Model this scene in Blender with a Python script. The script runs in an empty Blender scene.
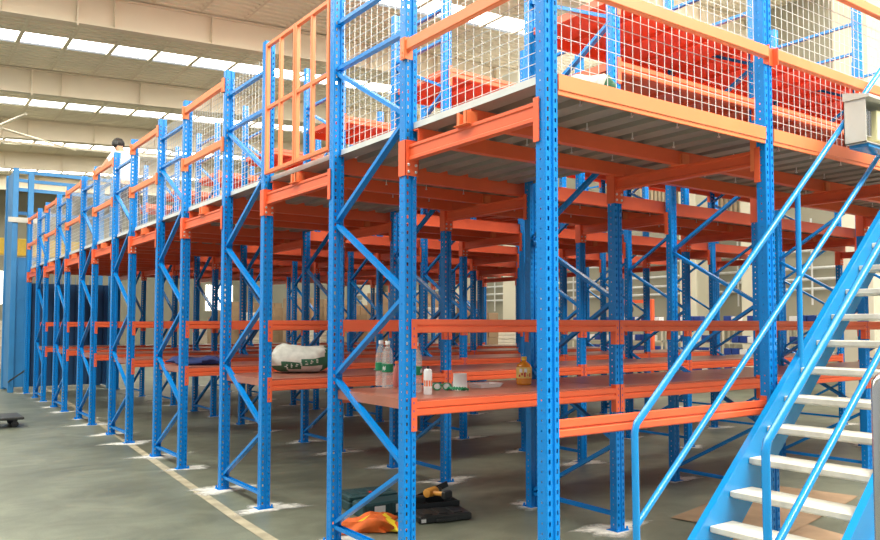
import bpy, bmesh, math, random
from mathutils import Vector, Matrix
random.seed(7)
SC = bpy.context.scene
COL = SC.collection

# ------------------------------------------------------------------ camera
F_PX, YAW, PIT, ROL = 784.331, 0.625883, 0.0478777, 0.00086904
CX, CY, CZ = -2.73711, -2.92985, 1.6
fw = Vector((math.sin(YAW)*math.cos(PIT), math.cos(YAW)*math.cos(PIT), math.sin(PIT)))
rt = Vector((math.cos(YAW), -math.sin(YAW), 0))
up = rt.cross(fw)
rx = rt*math.cos(ROL) + up*math.sin(ROL)
ux = -rt*math.sin(ROL) + up*math.cos(ROL)
cd = bpy.data.cameras.new('camera'); cam = bpy.data.objects.new('camera', cd); COL.objects.link(cam)
cam.matrix_world = Matrix(((rx.x, ux.x, -fw.x, CX), (rx.y, ux.y, -fw.y, CY), (rx.z, ux.z, -fw.z, CZ), (0, 0, 0, 1)))
cd.sensor_width = 36; cd.lens = 36*F_PX/880; cd.shift_x = -8.9195/880; cd.shift_y = 16.3137/880; cd.clip_end = 300; cd.clip_start = .05
SC.camera = cam

# ------------------------------------------------------------------ light
SC.view_settings.view_transform = 'Standard'; SC.view_settings.look = 'None'
SC.view_settings.gamma = 1; SC.view_settings.use_curve_mapping = False
SC.view_settings.exposure = 0.66
wd = bpy.data.worlds.new('world'); SC.world = wd; wd.use_nodes = True
bg = wd.node_tree.nodes['Background']; bg.inputs[0].default_value = (0.93, 0.97, 1.0, 1); bg.inputs[1].default_value = 0.42

def area(name, loc, target, sx, sy, power, color):
    l = bpy.data.lights.new(name, 'AREA'); l.shape = 'RECTANGLE'; l.size = sx; l.size_y = sy; l.energy = power; l.color = color
    o = bpy.data.objects.new(name, l); COL.objects.link(o); o.location = loc
    o.rotation_euler = (Vector(target)-Vector(loc)).to_track_quat('-Z', 'Y').to_euler(); return o
area('near_face_fill', (5.5, -5.4, 10.5), (4, -1.2, 2.5), 14, 3.2, 3100, (1.0, .95, .84))  # added area light under the roof brightening the near face; no door there
area('left_facade_fill', (-4.9, 4, 10.1), (-.6, 5, 1.5), 20, 3, 1400, (.98, 1.0, .92))  # added out-of-view area light brightening the left facade and floor

# ------------------------------------------------------------------ layout of the racking
BAY, DEP, W = 1.30744, 0.98683, 1.947
def Y(k):
    m = k//2
    return m*(BAY+DEP) + (BAY if k % 2 else 0)
NJ, NK = 6, 16
DECK = 2.90
ORD = ['', 'first', 'second', 'third', 'fourth', 'fifth', 'sixth', 'seventh', 'eighth', 'ninth', 'tenth', 'eleventh', 'twelfth', 'thirteenth', 'fourteenth', 'fifteenth', 'sixteenth', 'seventeenth', 'eighteenth', 'nineteenth']

# ------------------------------------------------------------------ materials
def mat(name, col, rough=.45, metal=0, var=.08, scale=6, spec=.5, bump=0, emit=None, trans=0, alpha=1, coat=0, grain=None):
    m = bpy.data.materials.new(name); m.use_nodes = True; nt = m.node_tree; b = nt.nodes['Principled BSDF']
    b.inputs['Roughness'].default_value = rough; b.inputs['Metallic'].default_value = metal
    b.inputs['Specular IOR Level'].default_value = spec
    if coat: b.inputs['Coat Weight'].default_value = coat; b.inputs['Coat Roughness'].default_value = .15
    tc = nt.nodes.new('ShaderNodeTexCoord'); nz = nt.nodes.new('ShaderNodeTexNoise'); nz.inputs['Scale'].default_value = scale; nz.inputs['Detail'].default_value = 5
    nt.links.new(tc.outputs['Object'], nz.inputs['Vector'])
    cr = nt.nodes.new('ShaderNodeValToRGB'); nt.links.new(nz.outputs['Fac'], cr.inputs['Fac'])
    cr.color_ramp.elements[0].position = .3; cr.color_ramp.elements[1].position = .7
    cr.color_ramp.elements[0].color = tuple(c*(1-var) for c in col)+(1,); cr.color_ramp.elements[1].color = tuple(min(1, c*(1+var)) for c in col)+(1,)
    nt.links.new(cr.outputs['Color'], b.inputs['Base Color'])
    if emit: b.inputs['Emission Color'].default_value = tuple(emit[0])+(1,); b.inputs['Emission Strength'].default_value = emit[1]
    if trans: b.inputs['Transmission Weight'].default_value = trans
    if alpha < 1: b.inputs['Alpha'].default_value = alpha
    if bump:
        bp = nt.nodes.new('ShaderNodeBump'); bp.inputs['Strength'].default_value = bump; bp.inputs['Distance'].default_value = .02
        nt.links.new(nz.outputs['Fac'], bp.inputs['Height']); nt.links.new(bp.outputs['Normal'], b.inputs['Normal'])
    return m
M = {}
M['blue'] = mat('blue_paint', (.001, .215, .64), .27, spec=.45, var=.06, scale=3)
M['blue_rail'] = mat('blue_gloss_paint', (.003, .25, .62), .25, var=.05, scale=3, coat=.5)
M['blue_lift'] = mat('lift_blue_paint', (.03, .22, .50), .5, var=.12, scale=2)
M['blue_sheet'] = mat('dark_blue_sheet', (.015, .07, .18), .5, var=.15, scale=2)
M['orange'] = mat('orange_paint', (.82, .130, .045), .36, var=.06, scale=3)
M['orange_lit'] = mat('lit_orange_paint', (.90, .22, .075), .42, var=.06, scale=3)  # orange paint lightened to stand in for strong light on the near side
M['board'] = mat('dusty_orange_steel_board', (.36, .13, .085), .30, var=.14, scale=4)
M['board_up'] = mat('lit_orange_steel_board', (.74, .13, .055), .4, var=.06, scale=4)  # upstairs boards: overexposed brightness put into the base colour
M['galv'] = mat('galvanised_sheet', (.30, .275, .245), .5, metal=.2, var=.14, scale=2.5)
M['white_edge'] = mat('pale_grey_trim', (.62, .62, .60), .45, var=.06)
M['wire'] = mat('zinc_wire', (.66, .66, .64), .35, metal=.3, var=.05)
M['bolt'] = mat('zinc_bolt', (.75, .75, .76), .3, metal=.7)
M['tread'] = mat('worn_grey_tread', (.62, .59, .51), .65, var=.18, scale=9)
M['steel'] = mat('brushed_stainless', (.55, .54, .52), .22, metal=.95, var=.05)
M['cream'] = mat('cream_wall_paint', (.34, .32, .245), .75, var=.05, scale=.5)
M['column'] = mat('cream_column_paint', (.66, .62, .48), .7, var=.04, scale=1)
M['roof'] = mat('beige_roof_sheet', (.93, .85, .68), .6, var=.08, scale=.4)
M['girder'] = mat('beige_girder_paint', (.86, .76, .60), .55, var=.06, scale=.5)
M['sky_panel'] = mat('skylight_panel', (.9, .95, .95), .5, var=.01, emit=((1, .98, .90), 6.5))
M['window_lit'] = mat('bright_window_pane', (.9, .9, .9), .4, var=.01, emit=((1, .99, .94), 2.2))
M['tan'] = mat('tan_corrugated_sheet', (.50, .38, .25), .65, var=.08, scale=.6)
M['black'] = mat('black_plastic', (.018, .02, .02), .45, var=.15)
M['case_green'] = mat('dark_green_case', (.015, .055, .06), .45, var=.12)
M['darkgrey'] = mat('dark_grey', (.06, .06, .065), .6, var=.15)
M['yellow'] = mat('yellow_paint', (.80, .52, .05), .5, var=.08)
M['yellow_tool'] = mat('amber_tool_plastic', (.75, .33, .05), .45, var=.1)
M['rag'] = mat('orange_safety_fabric', (.72, .13, .015), .7, var=.18, scale=14, bump=.3)
M['rag_yellow'] = mat('reflective_yellow_tape', (.85, .62, .03), .5)
M['carton'] = mat('brown_cardboard', (.30, .20, .115), .8, var=.14, scale=3)
M['wrap'] = mat('stretch_film', (.62, .56, .46), .22, var=.1, scale=5)
M['pallet'] = mat('pallet_wood', (.46, .33, .18), .8, var=.15, scale=5)
M['flatcard'] = mat('flattened_cardboard', (.30, .20, .12), .75, var=.25, scale=3)
M['white'] = mat('white_plastic', (.85, .85, .83), .4, var=.03)
M['paper'] = mat('white_paper', (.88, .88, .86), .7, var=.03)
M['green'] = mat('green_print', (.01, .22, .09), .5, var=.1)
M['greenbag'] = mat('green_woven_print', (.03, .14, .07), .6, var=.1)
M['sack'] = mat('white_woven_sack', (.66, .64, .57), .6, var=.12, scale=18, bump=.25)
M['navy'] = mat('navy_cloth', (.02, .04, .16), .8, var=.2, bump=.3)
M['greybag'] = mat('grey_checked_cloth', (.20, .22, .23), .8, var=.4, scale=30)
M['skin'] = mat('skin', (.48, .27, .17), .6, var=.06)
M['hair'] = mat('black_hair', (.012, .010, .009), .5, var=.2, scale=30, bump=.4)
M['shirt'] = mat('white_tshirt', (.80, .80, .80), .8, var=.04)
M['trousers'] = mat('dark_trousers', (.05, .06, .09), .8, var=.1)
M['binblue'] = mat('blue_bin_plastic', (.02, .06, .28), .4, var=.1)
M['juice'] = mat('amber_drink', (.80, .28, .02), .15, var=.08, coat=.5)
M['juice_label'] = mat('yellow_label', (.85, .62, .18), .45, var=.15, scale=40)
M['red'] = mat('red_print', (.60, .02, .02), .45, var=.1)
M['pink'] = mat('pink_drink', (.75, .25, .22), .2, var=.08, alpha=.75)
M['teal'] = mat('teal_poster_print', (.10, .55, .55), .4, var=.35, scale=7)
M['beige_panel'] = mat('grey_beige_panel', (.45, .38, .32), .7, var=.05)
M['box_grey'] = mat('grey_enclosure', (.52, .50, .44), .5, var=.05)
M['pcb'] = mat('pale_yellow_component', (.75, .70, .42), .5, var=.06)
M['line'] = mat('worn_floor_line', (.40, .35, .24), .7, var=.25, scale=6)
M['dust'] = mat('concrete_dust', (.66, .64, .58), .95, var=.12, scale=30)
_nt = M['dust'].node_tree; _a = _nt.nodes.new('ShaderNodeAttribute'); _a.attribute_name = 'thickness'; _n = _nt.nodes.new('ShaderNodeTexNoise'); _n.inputs['Scale'].default_value = 22; _n.inputs['Detail'].default_value = 8
_c = _nt.nodes.new('ShaderNodeTexCoord'); _nt.links.new(_c.outputs['Object'], _n.inputs['Vector'])
_m = _nt.nodes.new('ShaderNodeMath'); _m.operation = 'MULTIPLY_ADD'; _m.inputs[1].default_value = 1.5; _nt.links.new(_n.outputs['Fac'], _m.inputs[0])
_s = _nt.nodes.new('ShaderNodeMath'); _s.operation = 'MULTIPLY_ADD'; _s.inputs[1].default_value = 1.9; _s.inputs[2].default_value = -1.35; _nt.links.new(_a.outputs['Fac'], _s.inputs[0]); _nt.links.new(_s.outputs[0], _m.inputs[2])
_m.use_clamp = True; _nt.links.new(_m.outputs[0], _nt.nodes['Principled BSDF'].inputs['Alpha'])
M['slotdark'] = mat('hook_hole_blue', (.10, .06, .30), .5)  # post blue showing through the connector hook holes
# clear bottle plastic
def clear(name, tint, a):
    m = bpy.data.materials.new(name); m.use_nodes = True; nt = m.node_tree; b = nt.nodes['Principled BSDF']
    b.inputs['Base Color'].default_value = tint+(1,); b.inputs['Roughness'].default_value = .08; b.inputs['Alpha'].default_value = a
    b.inputs['Coat Weight'].default_value = .6
    return m
M['clear'] = clear('clear_bottle_plastic', (.80, .76, .72), .30)
M['pane_clear'] = clear('clear_tray_plastic', (.9, .88, .85), .7)

def floor_mat():
    m = bpy.data.materials.new('sealed_concrete'); m.use_nodes = True; nt = m.node_tree; b = nt.nodes['Principled BSDF']; L = nt.links
    tc = nt.nodes.new('ShaderNodeTexCoord')
    def noise(s, d, dist=0, mp=None):
        n = nt.nodes.new('ShaderNodeTexNoise'); n.inputs['Scale'].default_value = s; n.inputs['Detail'].default_value = d; n.inputs['Distortion'].default_value = dist
        L.new((mp or tc).outputs[0 if mp else 'Object'], n.inputs['Vector']); return n
    mp = nt.nodes.new('ShaderNodeMapping'); mp.inputs['Scale'].default_value = (.9, 1.3, 1); mp.inputs['Rotation'].default_value = (0, 0, .5); L.new(tc.outputs['Object'], mp.inputs['Vector'])
    a = noise(.7, 6, .6); c = noise(2.2, 9, 1.6, mp); g = noise(60, 3)
    r = nt.nodes.new('ShaderNodeValToRGB'); L.new(a.outputs['Fac'], r.inputs['Fac'])
    r.color_ramp.elements[0].position = .32; r.color_ramp.elements[0].color = (.122, .134, .098, 1)
    r.color_ramp.elements[1].position = .68; r.color_ramp.elements[1].color = (.205, .22, .165, 1)
    r2 = nt.nodes.new('ShaderNodeValToRGB'); L.new(c.outputs['Fac'], r2.inputs['Fac'])
    r2.color_ramp.elements[0].position = .35; r2.color_ramp.elements[0].color = (.80, .80, .80, 1)
    r2.color_ramp.elements[1].position = .75; r2.color_ramp.elements[1].color = (1.16, 1.16, 1.14, 1)
    mx = nt.nodes.new('ShaderNodeMix'); mx.data_type = 'RGBA'; mx.blend_type = 'MULTIPLY'; mx.inputs[0].default_value = 1
    L.new(r.outputs['Color'], mx.inputs[6]); L.new(r2.outputs['Color'], mx.inputs[7])
    mx2 = nt.nodes.new('ShaderNodeMix'); mx2.data_type = 'RGBA'; mx2.blend_type = 'OVERLAY'; mx2.inputs[0].default_value = .18
    L.new(mx.outputs[2], mx2.inputs[6]); L.new(g.outputs['Fac'], mx2.inputs[7]); L.new(mx2.outputs[2], b.inputs['Base Color'])
    b.inputs['Roughness'].default_value = .42; b.inputs['Specular IOR Level'].default_value = .35
    return m
M['floor'] = floor_mat()

# ------------------------------------------------------------------ helpers
class MB:
    """collects geometry for one mesh"""
    def __init__(s): s.v = []; s.f = []; s.mi = []; s.cur = 0
    def add(s, vs, fs):
        n = len(s.v); s.v += [tuple(v) for v in vs]; s.f += [tuple(i+n for i in f) for f in fs]; s.mi += [s.cur]*len(fs)
    def box(s, x0, x1, y0, y1, z0, z1):
        s.add([(x0, y0, z0), (x1, y0, z0), (x1, y1, z0), (x0, y1, z0), (x0, y0, z1), (x1, y0, z1), (x1, y1, z1), (x0, y1, z1)],
              [(0, 3, 2, 1), (4, 5, 6, 7), (0, 1, 5, 4), (1, 2, 6, 5), (2, 3, 7, 6), (3, 0, 4, 7)])
    def bbox(s, x0, x1, y0, y1, z0, z1, c=.004):
        """box with chamfered vertical/longitudinal edges"""
        vs = []
        for z, i in ((z0, c), (z0+c, 0), (z1-c, 0), (z1, c)):
            a, b, d, e = x0+i, x1-i, y0+i, y1-i
            k = c
            vs += [(a+k, d, z), (b-k, d, z), (b, d+k, z), (b, e-k, z), (b-k, e, z), (a+k, e, z), (a, e-k, z), (a, d+k, z)]
        fs = [tuple(range(7, -1, -1)), tuple(range(24, 32))]
        for l in range(3):
            for i in range(8): fs.append((l*8+i, l*8+(i+1) % 8, l*8+8+(i+1) % 8, l*8+8+i))
        s.add(vs, fs)
    def prism(s, poly, a, b, axis='x', cap=True):
        """extrude polygon (2-D) from a to b along axis"""
        n = len(poly)
        def P(p, t): return {'x': (t, p[0], p[1]), 'y': (p[0], t, p[1]), 'z': (p[0], p[1], t)}[axis]
        vs = [P(p, a) for p in poly] + [P(p, b) for p in poly]
        fs = [(i, (i+1) % n, n+(i+1) % n, n+i) for i in range(n)]
        if cap: fs += [tuple(range(n-1, -1, -1)), tuple(range(n, 2*n))]
        s.add(vs, fs)
    def bar(s, p, q, w, h, side=None):
        """rectangular bar from p to q, w across `side`, h across the other"""
        p = Vector(p); q = Vector(q); d = (q-p).normalized()
        sd = Vector(side) if side else (Vector((0, 0, 1)) if abs(d.z) < .9 else Vector((1, 0, 0)))
        a = (sd - d*sd.dot(d)).normalized(); b = d.cross(a)
        vs = []
        for c in (p, q):
            for i, j in ((-1, -1), (1, -1), (1, 1), (-1, 1)): vs.append(c + a*i*w/2 + b*j*h/2)
        s.add(vs, [(0, 1, 2, 3), (7, 6, 5, 4), (0, 4, 5, 1), (1, 5, 6, 2), (2, 6, 7, 3), (3, 7, 4, 0)])
    def channel(s, p, q, w, h, side, t=.004):
        """C channel from p to q: web w wide, lips h deep"""
        p = Vector(p); q = Vector(q); d = (q-p).normalized(); a = Vector(side); a = (a-d*a.dot(d)).normalized(); b = d.cross(a)
        poly = [(-w/2, -h/2), (w/2, -h/2), (w/2, h/2), (w/2-t*2, h/2), (w/2-t*2, -h/2+t), (-w/2+t*2, -h/2+t), (-w/2+t*2, h/2), (-w/2, h/2)]
        # a = across web, b = depth
        vs = [c+b*u+a*v for c in (p, q) for u, v in poly]; n = 8
        fs = [(i, (i+1) % n, n+(i+1) % n, n+i) for i in range(n)]+[tuple(range(7, -1, -1)), tuple(range(8, 16))]
        s.add(vs, fs)
    def tube(s, pts, r, n=10, cap=True):
        pts = [Vector(p) for p in pts]; rings = []
        rs = r if isinstance(r, (list, tuple)) else [r]*len(pts)
        up0 = None
        for i, p in enumerate(pts):
            d = (pts[min(i+1, len(pts)-1)]-pts[max(i-1, 0)]).normalized()
            if up0 is None: up0 = Vector((0, 0, 1)) if abs(d.z) < .9 else Vector((1, 0, 0))
            a = (up0-d*up0.dot(d)).normalized(); b = d.cross(a); up0 = a
            rings.append([p+(a*math.cos(2*math.pi*k/n)+b*math.sin(2*math.pi*k/n))*rs[i] for k in range(n)])
        vs = [v for rg in rings for v in rg]; fs = []
        for i in range(len(pts)-1):
            for k in range(n): fs.append((i*n+k, i*n+(k+1) % n, (i+1)*n+(k+1) % n, (i+1)*n+k))
        if cap: fs += [tuple(range(n-1, -1, -1)), tuple(range((len(pts)-1)*n, len(pts)*n))]
        s.add(vs, fs)
    def lathe(s, prof, n=20, c=(0, 0, 0), axis='z'):
        vs = []
        for r, z in prof:
            for k in range(n):
                a = 2*math.pi*k/n; x, y = r*math.cos(a), r*math.sin(a)
                vs.append((c[0]+x, c[1]+y, c[2]+z) if axis == 'z' else ((c[0]+z, c[1]+x, c[2]+y) if axis == 'x' else (c[0]+x, c[1]+z, c[2]+y)))
        fs = []
        for i in range(len(prof)-1):
            for k in range(n): fs.append((i*n+k, i*n+(k+1) % n, (i+1)*n+(k+1) % n, (i+1)*n+k))
        fs += [tuple(range(n-1, -1, -1)), tuple(range((len(prof)-1)*n, len(prof)*n))]
        s.add(vs, fs)
    def mesh(s, name, mats, smooth=False):
        me = bpy.data.meshes.new(name); me.from_pydata(s.v, [], s.f); me.update()
        for m in (mats if isinstance(mats, (list, tuple)) else [mats]): me.materials.append(m)
        if any(s.mi): me.polygons.foreach_set('material_index', s.mi)
        if smooth:
            for p in me.polygons: p.use_smooth = True
            try: me.set_sharp_from_angle(angle=math.radians(40))
            except Exception: pass
        return me

def put(name, me, loc=(0, 0, 0), rot=(0, 0, 0), parent=None, scale=None):
    o = bpy.data.objects.new(name, me); COL.objects.link(o); o.location = loc; o.rotation_euler = rot
    if scale: o.scale = scale
    if parent: o.parent = parent
    return o
def tag(o, label, cat, group=None, kind=None):
    o['label'] = label; o['category'] = cat
    if group: o['group'] = group
    if kind: o['kind'] = kind
    return o
def thing(name, loc, label, cat, group=None, rot=(0, 0, 0)):
    o = bpy.data.objects.new(name, None); COL.objects.link(o); o.location = loc; o.rotation_euler = rot; o.empty_display_size = .1
    return tag(o, label, cat, group)
def struct(name, mb, m, label=None):
    o = put(name, mb.mesh(name, m)); o['kind'] = 'structure'
    if label: o['label'] = label
    return o
def zr(a): return (0, 0, a)

# ------------------------------------------------------------------ the building
mb = MB(); mb.box(-18, 30, -18, 60, -.2, 0); struct('floor', mb, M['floor'])
X1, Y1W = 21.0, 57.0
RS = .055                                   # roof pitch
def rz(x): return 10.9 + RS*x
mb = MB()
mb.box(X1, X1+.3, -12, Y1W, 0, 13.5)
struct('wall_right', mb, M['cream'])
mb = MB(); mb.box(-18, X1, Y1W, Y1W+.3, 0, 13.5); struct('wall_back', mb, M['cream'])
# roof with ribs running along x, open strips for the skylights
SKY = [25.7-8.75*2, 25.7-8.75, 25.7, 34.4, 43.2, 52.0]
mb = MB(); y = -10.0; pitch = .30
def in_sky(y): return any(abs(y-s) < .62 for s in SKY)
while y < Y1W:
    if not in_sky(y+.15):
        pr = [(y, 0), (y+.17, 0), (y+.20, .06), (y+.27, .06), (y+.30, 0)]
        for (a, za), (b, zb) in zip(pr[:-1], pr[1:]):
            mb.add([(-18, a, rz(-18)+za), (X1, a, rz(X1)+za), (X1, b, rz(X1)+zb), (-18, b, rz(-18)+zb)], [(0, 1, 2, 3)])
    y += pitch
mb.add([(-18, -10, rz(-18)+.3), (X1, -10, rz(X1)+.3), (X1, -9.7, rz(X1)+.3), (-18, -9.7, rz(-18)+.3)], [(0, 1, 2, 3)])
struct('ceiling', mb, M['roof'])
n = 0
for s in SKY:
    mb = MB(); x = -17.8
    while x < X1-1:
        a, b = x+.035, x+1.385
        mb.add([(a, s-.62, rz(a)+.07), (b, s-.62, rz(b)+.07), (b, s+.62, rz(b)+.07), (a, s+.62, rz(a)+.07)], [(0, 1, 2, 3)])
        x += 1.42
    n += 1; struct('window_%d' % n, mb, M['sky_panel'])
mb = MB(); x = -17.8
while x < X1-1:
    mb.bar((x, 5, rz(x)+.03), (x, Y1W, rz(x)+.03), .06, .13)
    x += 1.42
struct('trim_1', mb, M['girder'])
# girders (tapered I-beams) spanning along x
GY = [12.6, 20.9, 29.2, 37.5, 45.8, 54.1]
for i, gy in enumerate(GY):
    mb = MB()
    def zt(x): return rz(x)-.05
    def zb(x): return rz(x)-.92
    mb.add([(-18, gy-.012, zb(-18)), (X1, gy-.012, zb(X1)), (X1, gy-.012, zt(X1)), (-18, gy-.012, zt(-18)),
            (-18, gy+.012, zb(-18)), (X1, gy+.012, zb(X1)), (X1, gy+.012, zt(X1)), (-18, gy+.012, zt(-18))],
           [(0, 1, 2, 3), (7, 6, 5, 4), (0, 4, 5, 1), (3, 2, 6, 7)])
    for fz in (zb, zt):
        mb.bar((-18, gy, fz(-18)), (X1, gy, fz(X1)), .03, .30)
    x = -17.4
    while x < X1:
        mb.bar((x, gy-.09, zb(x)), (x, gy-.09, zt(x)), .012, .15, side=(1, 0, 0)); x += 2.84
    x = -15.5
    while x < X1:                           # splice plates and fly braces
        mb.bar((x, gy-.10, zb(x)-.08), (x, gy-.10, zt(x)), .05, .12, side=(1, 0, 0)); x += 8.5
    struct('trim_%d' % (i+2), mb, M['girder'])
# roof bracing seen above the worker
mb = MB()
mb.tube([(-2, 38, 9.9), (9, 36, 9.7)], .07, 8); mb.tube([(1.0, 33.6, 9.6), (4.4, 36.8, 9.7)], .05, 8); mb.tube([(-.5, 36.4, 9.2), (1.9, 33.5, 10.3)], .06, 8)
struct('trim_9', mb, M['girder'])
# floor line and dust
mb = MB(); pts = [(-.52, -1.5), (-.324, 3.336), (.08, 9.5), (.50, 16.66), (.9, 24)]
for (a, b), (c, d) in zip(pts[:-1], pts[1:]):
    mb.add([(a-.045, b, .003), (a+.045, b, .003), (c+.045, d, .003), (c-.045, d, .003)], [(0, 1, 2, 3)])
struct('trim_10', mb, M['line'])
# columns of the hall
def column(name, x, y, w):
    mb = MB(); mb.bbox(x-w/2, x+w/2, y-w/2, y+w/2, 0, rz(x)-.9, .03); mb.box(x-w/2-.03, x+w/2+.03, y-w/2-.03, y+w/2+.03, 0, .25)
    struct(name, mb, M['column'])
column('trim_11', 16.3, 18.9, .95)
column('trim_12', 19.8, 13.9, .7)
column('trim_13', 19.8, 11.6, .6)
column('trim_14', 13.3, 4.95, .75)
column('trim_15', 20.3, 27.5, .9)
column('trim_16', 20.3, 36.5, .9)
# wall details
mb = MB()
for k in range(46): mb.box(X1-.07, X1, 9.0+k*.18, 9.09+k*.18, 5.4, 9.0)
struct('trim_17', mb, M['tan'])
mb = MB()
for zz in (2.7, 3.0, 3.35, 3.9, 4.6): mb.tube([(X1-.25, -10, zz), (X1-.25, 40, zz)], .045, 8)
for q in range(18): mb.tube([(X1-.3, -8+q*2.6, 2.2), (X1-.3, -8+q*2.6, 4.9)], .03, 6)
struct('trim_18', mb, M['white_edge'])
n = 7
for (ya, yb, za, zb) in [(12.2, 16.5, 9.1, 11.4), (17.2, 22.5, 8.3, 11.0), (3.0, 8.8, 5.6, 11.6), (23.5, 29, 7.8, 11), (-6, 2.2, 5.6, 11.6)]:
    mb = MB(); mb.box(X1-.03, X1-.01, ya, yb, za, zb); o = struct('window_%d' % n, mb, M['window_lit'])
    fr = MB(); ny = max(2, int((yb-ya)/1.2)); nz = max(2, int((zb-za)/1.1))
    for i in range(ny+1): yy = ya+(yb-ya)*i/ny; fr.box(X1-.08, X1-.03, yy-.03, yy+.03, za, zb)
    for i in range(nz+1): zz = za+(zb-za)*i/nz; fr.box(X1-.08, X1-.03, ya, yb, zz-.03, zz+.03)
    put('window_frame', fr.mesh('window_frame', M['column']), parent=o); n += 1
for (xa, xb, za, zb) in [(-6, 4.9, 2.9, 5.1), (17.4, 19.6, 2.6, 4.6)]:
    mb = MB(); mb.box(xa, xb, Y1W-.03, Y1W-.01, za, zb); o = struct('window_%d' % n, mb, M['window_lit'])
    fr = MB()
    for i in range(11): xx = xa+(xb-xa)*i/10; fr.box(xx-.04, xx+.04, Y1W-.08, Y1W-.03, za, zb)
    put('window_frame', fr.mesh('window_frame', M['column']), parent=o); n += 1

# ------------------------------------------------------------------ racking parts (shared meshes)
def post_mesh(h, name):
    mb = MB(); P = .0508
    segs = [((-.026, .035), (-.045, .035), None), ((-.045, .035), (-.045, -.031), ('round', .5)), ((-.045, -.031), (-.041, -.035), None),
            ((-.041, -.035), (-.012, -.035), ('slot', .5)), ((-.012, -.035), (-.007, -.025), None), ((-.007, -.025), (.007, -.025), None), ((.007, -.025), (.012, -.035), None),
            ((.012, -.035), (.041, -.035), ('slot', .5)), ((.041, -.035), (.045, -.031), None), ((.045, -.031), (.045, .035), ('round', .5)), ((.045, .035), (.026, .035), None)]
    nrow = int((h-.06)/P)
    for (ax, ay), (bx, by), hole in segs:
        def L(t, z): return (ax+(bx-ax)*t, ay+(by-ay)*t, z)
        if not hole:
            mb.add([L(0, 0), L(1, 0), L(1, h), L(0, h)], [(0, 1, 2, 3)]); continue
        ln = math.hypot(bx-ax, by-ay)
        hw, hh = ((.0115, .022) if hole[0] == 'slot' else (.007, .009)); t0 = .5-hw/2/ln; t1 = .5+hw/2/ln
        for ta, tb in ((0, t0), (t1, 1)): mb.add([L(ta, 0), L(tb, 0), L(tb, h), L(ta, h)], [(0, 1, 2, 3)])
        z = 0
        for r in range(nrow+1):
            zc = .05+r*P
            z1 = zc-hh/2 if r < nrow else h
            mb.add([L(t0, z), L(t1, z), L(t1, z1), L(t0, z1)], [(0, 1, 2, 3)]); z = zc+hh/2
            if r == nrow: break
    return mb.mesh(name, M['blue'])
HF, HI = 4.11, 5.12
PM = {HF: post_mesh(HF, 'post'), HI: post_mesh(HI, 'post_tall')}
mb = MB(); mb.box(-.07, .07, -.06, .06, 0, .006)
for sx in (-1, 1): mb.lathe([(.009, .004), (.009, .03), (.004, .034)], 8, (sx*.056, -.045, 0)); mb.lathe([(.013, .005), (.013, .014), (.008, .018)], 6, (sx*.056, -.045, 0))
FOOT = mb.mesh('base_plate', [M['blue']])
def brace_mesh(y0, z0, y1, z1):
    mb = MB(); mb.channel((0, y0, z0), (0, y1, z1), .045, .028, (0, 0, 1) if abs(z1-z0) < .3 else (0, 1, 0)); return mb.mesh('brace', M['blue'])
YA, YB = .036, DEP-.036
diag = [(.65, .15), (.70, 1.19), (1.77, 1.23), (1.81, 2.33), (2.92, 2.37), (2.97, 3.47)]
BR = {HF: [brace_mesh(YA, a, YB, b) for a, b in diag]+[brace_mesh(YA, .12, YB, .12), brace_mesh(YA, 3.51, YB, 3.51), brace_mesh(YA, 3.86, YB, 3.86)]}
diag2 = diag+[(4.02, 3.51), (4.07, 4.50)]
BR[HI] = [brace_mesh(YA, a, YB, b) for a, b in diag2]+[brace_mesh(YA, .12, YB, .12), brace_mesh(YA, 4.57, YB, 4.57), brace_mesh(YA, 4.90, YB, 4.90)]

def place_post(parent, h, dy, k):
    p = put('post', PM[h], (0, dy, 0), zr(0 if k % 2 or k == 0 else math.pi), parent)
    return p
def where_x(j): return ['on the left facade', 'one column behind the facade', 'two columns in', 'three columns in', 'four columns in', 'on the far inner column'][j]
for j in range(NJ):
    # singles at both ends, frames between
    for k in (0, NK-1):
        h = HF if j == 0 or k == 0 else HI
        lab = ('single blue slotted post at the near corner of the mezzanine' if (j, k) == (0, 0) else
               'single blue slotted post on the near edge, %s' % ['', 'left of the stairs behind the handrails', 'behind the stairs', 'beyond the stairs', 'fifth from the corner', 'sixth from the corner'][j] if k == 0 else
               'single blue slotted post closing the far end beside the lift, %s' % where_x(j))
        t = thing('upright_post', (j*W, Y(k), 0), lab, 'rack upright', 'single upright posts')
        place_post(t, h, 0, k); put('base_plate', FOOT, parent=t)
    for r in range(1, 8):
        k = 2*r-1; h = HF if j == 0 else HI
        t = thing('rack_upright', (j*W, Y(k), 0), 'blue zigzag-braced upright, %s, %s from the near end' % (where_x(j), ORD[r]), 'rack frame', 'upright frames of the racking')
        place_post(t, h, 0, 1); place_post(t, h, DEP, 0)
        put('base_plate', FOOT, parent=t); put('base_plate', FOOT, (0, DEP, 0), zr(math.pi), t)
        for b in BR[h]: put('brace', b, parent=t)

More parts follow.
